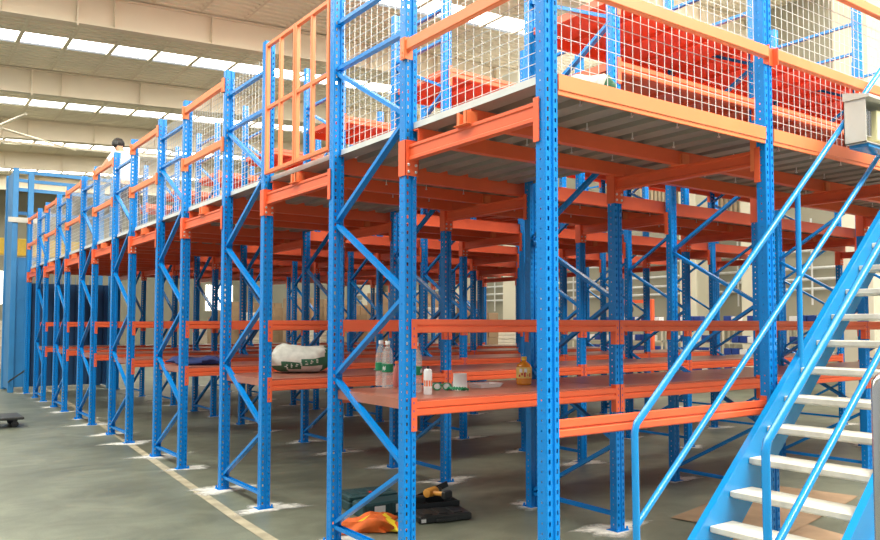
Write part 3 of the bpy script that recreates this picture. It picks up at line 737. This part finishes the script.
# open black drill case
t = thing('drill_case', (.78, 2.34, 0), 'open black plastic drill case lying on the floor under the shelf', 'tool case', rot=zr(-.25))
mb = MB(); a, d, h = .46, .26, .10
mb.bbox(0, a, 0, d, 0, .062, .012)
for i in range(3): mb.bbox(.05+i*.13, .13+i*.13, .03, d-.03, .060, .070, .004)
mb.bbox(.14, .32, -.022, 0, .008, .035, .006)
put('lid', mb.mesh('lid', M['black']), parent=t)
mb = MB(); mb.box(0, a, .27, .52, 0, .012); mb.box(0, a, .27, .278, .012, h); mb.box(0, a, .512, .52, .012, h); mb.box(0, .008, .27, .52, .012, h); mb.box(a-.008, a, .27, .52, .012, h)
mb.box(.2, .208, .28, .51, .012, h*.8); mb.bbox(.03, .18, .29, .36, .012, .05, .005); mb.bbox(.34, .43, .30, .42, .012, .06, .006); mb.lathe([(.035, .06), (.035, .115), (.018, .118)], 14, (.385, .34, 0)); mb.bbox(.05, .2, .40, .47, .012, .13, .006); mb.bar((.02, .50, .05), (.44, .50, .20), .05, .012)
put('case_body', mb.mesh('case_body', M['black']), parent=t)
mb = MB(); mb.box(.02, .06, -.004, .0, .012, .04); put('latch', mb.mesh('latch', M['white']), parent=t)
t = thing('cordless_drill', (1.13, 2.66, .13), 'amber and black cordless drill resting in the open black case', 'drill', rot=(0, 0, .35))
mb = MB(); mb.lathe([(.020, -.09), (.036, -.085), (.040, -.02), (.040, .04), (.032, .055), (.026, .06)], 16, (0, 0, .035), 'x'); put('motor_housing', mb.mesh('motor_housing', M['yellow_tool'], True), parent=t)
mb = MB(); mb.lathe([(.026, .06), (.026, .10), (.014, .125)], 14, (0, 0, .035), 'x'); put('chuck', mb.mesh('chuck', M['black'], True), parent=t)
mb = MB(); mb.bbox(-.045, -.002, -.15, -.02, .015, .05, .01); put('grip', mb.mesh('grip', M['yellow_tool']), parent=t)
mb = MB(); mb.bbox(-.075, .03, -.19, -.14, .0, .065, .01); put('battery', mb.mesh('battery', M['black']), parent=t)
# orange vest heap
me = soft_blob('vest', .48, .26, .10, [M['rag'], M['rag_yellow']], lambda x, y, z: 1 if (abs(x+.1+.3*y) < .035 or abs(x-.22+.4*y) < .04 or abs(x-.32+.3*y) < .02) else 0, 12, 64, .24)
tag(put('safety_vest', me, (.38, 2.42, 0), zr(-.55)), 'crumpled orange safety vest with yellow strips on the floor beside the tool cases', 'vest')
# flattened cardboard under the stairs
for (x, y, a, L, D, lab) in [(3.6, 1.05, .2, 1.9, .9, 'flattened brown cardboard sheet on the floor behind the lower stairs'), (2.75, .45, -.25, 1.0, .62, 'flattened brown cardboard sheet under the bottom treads')]:
    mb = MB(); n_ = 9
    for i in range(n_):
        for q in range(n_):
            def zz(u, v): return .004+.012*max(0, math.sin(u*5+a*9)*math.sin(v*4+1))
            u0, u1, v0, v1 = i/n_, (i+1)/n_, q/n_, (q+1)/n_
            for off in (0, .005): mb.add([((u0-.5)*L, (v0-.5)*D, zz(u0, v0)+off), ((u1-.5)*L, (v0-.5)*D, zz(u1, v0)+off), ((u1-.5)*L, (v1-.5)*D, zz(u1, v1)+off), ((u0-.5)*L, (v1-.5)*D, zz(u0, v1)+off)], [(0, 1, 2, 3)])
    tag(put('cardboard_sheet', mb.mesh('cardboard_sheet', M['flatcard']), (x, y, 0), zr(a)), lab, 'cardboard')
# drilling dust round the feet
mb = MB(); rd = random.Random(5); th = []
for j in range(NJ):
    for k in range(NK):
        if j > 2 and k > 9: continue
        cx, cy = j*W+rd.uniform(-.02, .10), Y(k)+rd.uniform(-.05, .05); n_ = 20; ph = rd.random()*6; amp = rd.uniform(.75, 1.15)
        for ri, (r0, t) in enumerate(((0, 1), (.10, .95), (.20, .55), (.30, 0))):
            for i in range(n_):
                a = 2*math.pi*i/n_; r = r0*amp*(1+.25*math.sin(3*a+ph)+.15*math.sin(7*a+ph*2))
                mb.v.append((cx+r*1.35*math.cos(a), cy+r*.75*math.sin(a), .0035)); th.append(t)
        b_ = len(mb.v)-4*n_
        for ri in range(3):
            for i in range(n_):
                mb.f.append((b_+ri*n_+i, b_+ri*n_+(i+1) % n_, b_+(ri+1)*n_+(i+1) % n_, b_+(ri+1)*n_+i)); mb.mi.append(0)
me = mb.mesh('drilling_dust', M['dust']); at = me.attributes.new('thickness', 'FLOAT', 'POINT'); at.data.foreach_set('value', th)
tag(put('drilling_dust', me), 'pale drilling dust scattered round the feet of the blue posts', 'dust', kind='stuff')
# dolly at the left edge
t = thing('platform_dolly', (-1.0, 11.1, 0), 'flat black platform dolly on caster wheels at the left edge', 'dolly')
mb = MB(); mb.bbox(-1.1, .09, -.35, .40, .125, .165, .01); put('platform', mb.mesh('platform', M['black']), parent=t)
for x, y in ((-.02, -.22), (-.02, .3), (-1.0, -.22), (-1.0, .3)):
    mb = MB(); mb.box(-.04, .04, -.04, .04, .118, .125); mb.box(-.03, .03, -.025, -.019, .05, .118); mb.box(-.03, .03, .019, .025, .05, .118); o = put('caster', mb.mesh('caster', M['darkgrey']), (x, y, 0), parent=t)
    mb = MB(); mb.lathe([(.03, -.017), (.05, -.014), (.05, .014), (.03, .017)], 18, (0, 0, .05), 'y'); put('wheel', mb.mesh('wheel', M['black'], True), parent=o)

# ------------------------------------------------------------------ lift tower at the far end
t = thing('goods_lift', (-.27, 17.85, 0), 'tall blue steel goods lift tower at the far left end of the racking', 'lift')
HL = 5.25; LX, LY = 2.15, 1.25; m = M['blue_lift']
for x, y in ((0, 0), (LX, 0), (0, LY), (LX, LY), (.32, 0)):
    mb = MB(); s = .06; mb.bbox(x-s, x+s, y-s, y+s, 0, HL if x != .32 else HL-.05, .008); put('mast', mb.mesh('mast', m), parent=t)
for z in (HL-.08, 4.35, 3.2, 2.2, 1.2, .1):
    for p, q in (((0, 0), (0, LY)), ((0, LY), (LX, LY)), ((LX, 0), (LX, LY))):
        mb = MB(); mb.bar((p[0], p[1], z), (q[0], q[1], z), .08, .05); put('cross_member', mb.mesh('cross_member', m), parent=t)
for z in (HL-.08, 4.75): mb = MB(); mb.bar((0, 0, z), (LX, 0, z), .08, .05); put('cross_member', mb.mesh('cross_member', m), parent=t)
for z in (1.2, 2.2): mb = MB(); mb.bar((0, 0, z), (.32, 0, z), .08, .05); put('cross_member', mb.mesh('cross_member', m), parent=t)
mb = MB(); mb.box(-.03, -.02, .06, LY-.06, .1, HL-.1); put('side_panel', mb.mesh('side_panel', m), parent=t)
mb = MB()
for i in range(11): mb.box(.40+i*.16, .52+i*.16, .0, .03, .12, 2.55)
mb.box(.38, LX-.06, .03, .04, .12, 2.55); put('front_panel', mb.mesh('front_panel', M['blue_sheet']), parent=t)
mb = MB(); mb.box(.06, .26, -.01, .0, .12, 3.1); put('guide_cover', mb.mesh('guide_cover', m), parent=t)
mb = MB(); mb.bar((-.15, -.1, 4.02), (.45, -.1, 4.02), .12, .05); put('signal_board', mb.mesh('signal_board', M['box_grey']), parent=t)
mb = MB(); mb.tube([(-.05, -.08, .25), (-.05, -.35, .30), (.2, -.45, .5), (.3, -.1, .52)], .02, 8); put('guard_hoop', mb.mesh('guard_hoop', M['black'], True), parent=t)
mb = MB()
for k_ in range(10): mb.box(.35, LX, LY-.02, LY-.012, .3+k_*.25, .31+k_*.25)
for k_ in range(16): mb.box(.35+k_*.11, .36+k_*.11, LY-.03, LY-.02, .1, 2.8)
put('rear_mesh', mb.mesh('rear_mesh', m), parent=t)

# ------------------------------------------------------------------ far background goods
def pallet_mesh():
    mb = MB()
    for y in (-.5, 0, .5): mb.box(-.6, .6, y-.05, y+.05, 0, .10)
    for i in range(7): mb.box(-.6+i*.18, -.48+i*.18, -.55, .55, .10, .125)
    return mb.mesh('pallet', M['pallet'])
PAL = pallet_mesh()
def cartons(nx, ny, nz, seed):
    r = random.Random(seed); mb = MB(); w_, d_, h_ = 1.14/nx, 1.04/ny, .36
    for k in range(nz):
        for i in range(nx):
            for q in range(ny):
                if k == nz-1 and r.random() < .25: continue
                o = r.uniform(-.008, .008)
                mb.bbox(-.57+i*w_+.004+o, -.57+(i+1)*w_-.004+o, -.52+q*d_+.004, -.52+(q+1)*d_-.004, k*h_, (k+1)*h_-.004, .006)
    return mb.mesh('carton_block', M['carton'])
def wrapped(seed):
    r = random.Random(seed); mb = MB(); n_ = 14; H = 1.5+r.random()*.5
    for l in range(n_):
        z0, z1 = H*l/n_, H*(l+1)/n_; e = r.uniform(0, .02); mb.bbox(-.58-e, .58+e, -.53-e, .53+e, z0, z1, .02)
    return mb.mesh('wrapped_block', M['wrap'])
CT = [cartons(3, 2, 6, 1), cartons(2, 3, 5, 2), cartons(3, 3, 7, 3)]; WP = [wrapped(1), wrapped(2)]
idx = 0
for ri, xr in enumerate((11.2, 13.0)):
    for q in range(11):
        y = 15.2+q*2.3+ri*.9
        if abs(xr-16.3) < 1.3 and abs(y-18.9) < 1.3: continue
        if ri == 1 and q == 1: continue
        idx += 1; rowl = 'near' if ri == 0 else 'far'
        tag(put('pallet', PAL, (xr, y, 0)), 'wooden pallet under goods beyond the racking, %s row, %s from the right' % (rowl, ORD[q+1]), 'pallet', 'pallets beyond the racking')
        if (q+ri) % 3 == 1: o = put('wrapped_goods', WP[q % 2], (xr, y, .125)); tag(o, 'film-wrapped pale goods block on a pallet, %s row, %s from the right' % (rowl, ORD[q+1]), 'wrapped goods', 'wrapped goods on the far pallets')
        else: o = put('carton_block', CT[q % 3], (xr, y, .125)); tag(o, 'block of brown cartons on a pallet, %s row, %s from the right' % (rowl, ORD[q+1]), 'cartons', 'carton blocks on the far pallets')
# white shelving with small blue bins
mb = MB(); mb.bbox(0, .19, 0, .20, 0, .17, .008); mb.box(.02, .14, -.003, 0, .03, .07); BIN = mb.mesh('storage_bin', M['binblue'])
mb = MB(); mb.bbox(0, .19, 0, .20, 0, .15, .008); BINW = mb.mesh('storage_bin', M['white'])
for u in range(5):
    y0 = 5.6+u*1.75
    t = thing('bin_rack', (14.3, y0, 0), 'low cream shelving rack of small bins by the right wall, %s from the right' % ORD[u+1], 'bin rack', 'low bin racks by the right wall')
    for yy in (0, 1.6):
        for xx in (0, .45): mb = MB(); mb.box(xx, xx+.04, yy, yy+.04, 0, 1.62); put('upright', mb.mesh('upright', M['column']), parent=t)
    for si, z in enumerate((.35, .80, 1.11, 1.60)):
        mb = MB(); mb.box(0, .49, 0, 1.64, z, z+.035); put('shelf', mb.mesh('shelf', M['column']), parent=t)
        for b in range(7):
            if (b*5+u+si*3) % 7 == 2: continue
            wt = (b+si+u) % 3 == 0
            o = put('storage_bin', BINW if wt else BIN, (14.28, y0+.26+b*.22, z+.035), (0, 0, -math.pi/2))
            tag(o, '%s storage bin, %s shelf up, %s slot, %s bin rack from the right' % ('white' if wt else 'blue', ORD[si+1], ORD[b+1], ORD[u+1]), 'bin', 'storage bins on the low racks')
# small orange hoist stand
t = thing('hoist_stand', (13.6, 10.6, 0), 'orange floor stand with a dark motor near the right wall', 'hoist')
mb = MB(); mb.bbox(-.05, .05, -.05, .05, 0, 2.25, .008); mb.bar((0, 0, 2.2), (0, 1.1, 2.2), .09, .07); mb.box(-.3, .3, -.3, .3, 0, .03); put('stand', mb.mesh('stand', M['orange']), parent=t)
mb = MB(); mb.lathe([(.06, -.2), (.12, -.18), (.12, .15), (.07, .2)], 14, (0, .9, 2.0), 'y'); put('motor', mb.mesh('motor', M['black'], True), parent=t)
# teal poster stand and grey panel at the right
t = thing('poster_stand', (7.0, -.1, 0), 'teal printed poster stand seen through the upper stair treads', 'poster')
mb = MB(); mb.box(0, .02, -.55, .45, 1.25, 2.15); put('poster', mb.mesh('poster', M['teal']), parent=t)
mb = MB()
for y in (-.6, .46): mb.box(-.02, .05, y, y+.05, 0, 2.2)
mb.box(-.02, .05, -.6, .5, 2.15, 2.2); mb.box(-.02, .05, -.6, .5, 1.2, 1.25); put('frame', mb.mesh('frame', M['white']), parent=t)
tag(t, t['label'], 'poster')
# far left goods and gantry
mb = MB(); mb.bbox(-7, 6, 43, 43.4, 5.2, 6.0, .02); mb.box(-7, 6, 42.9, 43.5, 5.12, 5.2); tag(put('crane_girder', mb.mesh('crane_girder', M['yellow'])), 'yellow overhead crane girder far behind the lift at the left edge', 'crane')
for i, (x, y) in enumerate([(.6, 27), (1.9, 28.5), (.9, 33), (2.6, 31), (2.1, 36), (4.2, 34)]):
    tag(put('pallet', PAL, (x, y, 0)), 'wooden pallet behind the lift tower, %s nearest' % ORD[i+1], 'pallet', 'pallets behind the lift')
    tag(put('carton_block', CT[i % 3] if i % 2 else WP[0], (x, y, .125)), '%s block behind the lift tower, %s nearest' % ('brown carton' if i % 2 else 'film-wrapped goods', ORD[i+1]), 'goods block', 'goods behind the lift')

# ------------------------------------------------------------------ the worker upstairs
def skin_body(name, joints, edges, m, parent=None, levels=2):
    me = bpy.data.meshes.new(name); names = list(joints); me.from_pydata([joints[n_][0] for n_ in names], [(names.index(a), names.index(b)) for a, b in edges], [])
    bm = bmesh.new(); bm.from_mesh(me); bm.verts.layers.skin.verify(); bm.to_mesh(me); bm.free()
    o = bpy.data.objects.new(name, me); COL.objects.link(o)
    for i, n_ in enumerate(names): r = joints[n_][1]; me.skin_vertices[0].data[i].radius = (r, r) if not isinstance(r, tuple) else r
    me.skin_vertices[0].data[0].use_root = True
    o.modifiers.new('skin', 'SKIN').use_smooth_shade = True; s = o.modifiers.new('sub', 'SUBSURF'); s.levels = levels; s.render_levels = levels
    me.materials.append(m)
    if parent: o.parent = parent
    return o
# local frame: person faces +y (towards the far end), feet at deck
wk = thing('person', (.40, 10.22, 2.905), 'person in a white t-shirt with black hair leaning over the guard rail upstairs', 'person')
J = {'pelvis': ((0, 0, .92), (.15, .11)), 'waist': ((0, .06, 1.08), (.13, .10)), 'chest': ((0, .20, 1.30), (.16, .11)), 'neck0': ((0, .32, 1.46), (.07, .07)), 'neck': ((-.02, .38, 1.54), .05),
     'shL': ((-.17, .27, 1.40), .065), 'elL': ((-.29, .34, 1.22), .045), 'wrL': ((-.36, .26, 1.19), .03),
     'shR': ((.17, .27, 1.40), .065), 'elR': ((.22, .46, 1.18), .045), 'wrR': ((.02, .60, 1.12), .03),
     'hipL': ((-.10, 0, .86), .095), 'knL': ((-.12, .08, .48), .065), 'anL': ((-.12, .0, .09), .042), 'toL': ((-.13, .16, .035), .035),
     'hipR': ((.10, 0, .86), .095), 'knR': ((.12, .0, .48), .065), 'anR': ((.12, -.14, .09), .042), 'toR': ((.13, .02, .035), .035)}
E_ = [('pelvis', 'waist'), ('waist', 'chest'), ('chest', 'neck0'), ('neck0', 'neck'), ('chest', 'shL'), ('shL', 'elL'), ('elL', 'wrL'), ('chest', 'shR'), ('shR', 'elR'), ('elR', 'wrR'),
      ('pelvis', 'hipL'), ('hipL', 'knL'), ('knL', 'anL'), ('anL', 'toL'), ('pelvis', 'hipR'), ('hipR', 'knR'), ('knR', 'anR'), ('anR', 'toR')]
# head and hands as chains of the same body
J['head0'] = ((-.03, .43, 1.57), (.060, .065)); J['head1'] = ((-.04, .475, 1.62), (.085, .095)); J['head2'] = ((-.045, .50, 1.69), (.078, .085)); E_ += [('neck', 'head0'), ('head0', 'head1'), ('head1', 'head2')]
for s, w_ in (('L', Vector(J['wrL'][0])), ('R', Vector(J['wrR'][0]))):
    d = (w_-Vector(J['el'+s][0])).normalized(); sd = Vector((.35, .9, 0)) if s == 'L' else Vector((.6, .2, .5)); sd = (sd-d*sd.dot(d)).normalized()
    J['pa'+s] = (tuple(w_+d*.055), (.038, .018)); E_.append(('wr'+s, 'pa'+s))
    for i in range(4):
        L_ = (.065, .078, .072, .056)[i]; base = w_+d*.075+sd*(-.03+i*.02)
        J['f%s%da' % (s, i)] = (tuple(base), .0095); J['f%s%db' % (s, i)] = (tuple(base+d*L_*.5+Vector((0, 0, -.006))), .0088); J['f%s%dc' % (s, i)] = (tuple(base+d*L_*.8+Vector((0, 0, -.034))), .008)
        E_ += [('pa'+s, 'f%s%da' % (s, i)), ('f%s%da' % (s, i), 'f%s%db' % (s, i)), ('f%s%db' % (s, i), 'f%s%dc' % (s, i))]
    J['t%sa' % s] = (tuple(w_+d*.035-sd*.035), .011); J['t%sb' % s] = (tuple(w_+d*.075-sd*.058+Vector((0, 0, -.02))), .009); E_ += [('wr'+s, 't%sa' % s), ('t%sa' % s, 't%sb' % s)]
skin_body('body', J, E_, M['skin'], wk)
# face details
hc = Vector((-.043, .492, 1.645))
mb = MB(); mb.tube([hc+Vector((-.005, .085, .03)), hc+Vector((-.006, .112, -.012)), hc+Vector((-.005, .09, -.022))], [.008, .014, .010], 8)
for sx in (-1, 1): mb.lathe([(.006, -.008), (.022, -.004), (.024, .004), (.008, .008)], 12, tuple(hc+Vector((sx*.086, -.01, -.01))), 'x')
put('nose_and_ears', mb.mesh('nose_and_ears', M['skin'], True), parent=wk)
mb = MB()
for sx in (-1, 1): mb.lathe([(.002, -.004), (.009, 0), (.002, .004)], 10, tuple(hc+Vector((sx*.032-.004, .086, .008))), 'y')
put('eyes', mb.mesh('eyes', M['hair'], True), parent=wk)
mb = MB(); mb.tube([hc+Vector((-.026, .078, -.052)), hc+Vector((-.004, .090, -.054)), hc+Vector((.020, .078, -.052))], .005, 6); put('mouth', mb.mesh('mouth', M['red'], True), parent=wk)
mb = MB(); vs = []; NU, NV = 24, 10; rh = random.Random(3)
for i in range(NV+1):
    v = math.pi/2*(1-i/NV*1.35)
    for j in range(NU):
        u = 2*math.pi*j/NU; back = .5-.5*math.sin(u); vv = v if v > 0 else v*(.25+1.1*back)
        r = 1.05+rh.uniform(-.06, .09); vs.append((hc.x+.092*r*math.cos(vv)*math.cos(u), hc.y-.006+.100*r*math.cos(vv)*math.sin(u), hc.z+.015+.098*r*math.sin(vv)))
mb.add(vs, [(i*NU+j, i*NU+(j+1) % NU, (i+1)*NU+(j+1) % NU, (i+1)*NU+j) for i in range(NV) for j in range(NU)]+[tuple(range(NU))]); put('hair', mb.mesh('hair', M['hair'], True), parent=wk)
S_ = {'pelvis': ((0, 0, .90), (.19, .15)), 'waist': ((0, .06, 1.08), (.19, .15)), 'chest': ((0, .20, 1.30), (.24, .175)), 'col': ((0, .315, 1.455), (.14, .125)), 'shL': ((-.17, .27, 1.40), .10), 'slL': ((-.25, .34, 1.29), .07), 'shR': ((.17, .27, 1.40), .10), 'slR': ((.20, .38, 1.28), .07)}
skin_body('tshirt', S_, [('pelvis', 'waist'), ('waist', 'chest'), ('chest', 'col'), ('chest', 'shL'), ('shL', 'slL'), ('chest', 'shR'), ('shR', 'slR')], M['shirt'], wk)
T_ = {'pelvis': ((0, 0, .92), (.165, .125)), 'hipL': ((-.10, 0, .84), .11), 'knL': ((-.12, .08, .48), .08), 'anL': ((-.12, .01, .12), .06), 'hipR': ((.10, 0, .84), .11), 'knR': ((.12, 0, .48), .08), 'anR': ((.12, -.13, .12), .06)}
skin_body('trousers', T_, [('pelvis', 'hipL'), ('hipL', 'knL'), ('knL', 'anL'), ('pelvis', 'hipR'), ('hipR', 'knR'), ('knR', 'anR')], M['trousers'], wk)
for s in ((-.13, .07), (.13, -.07)):
    mb = MB(); mb.bbox(s[0]-.05, s[0]+.05, s[1]-.13, s[1]+.14, 0, .03, .01); mb.bbox(s[0]-.045, s[0]+.045, s[1]-.12, s[1]+.10, .03, .085, .02); put('shoe', mb.mesh('shoe', M['black']), parent=wk)
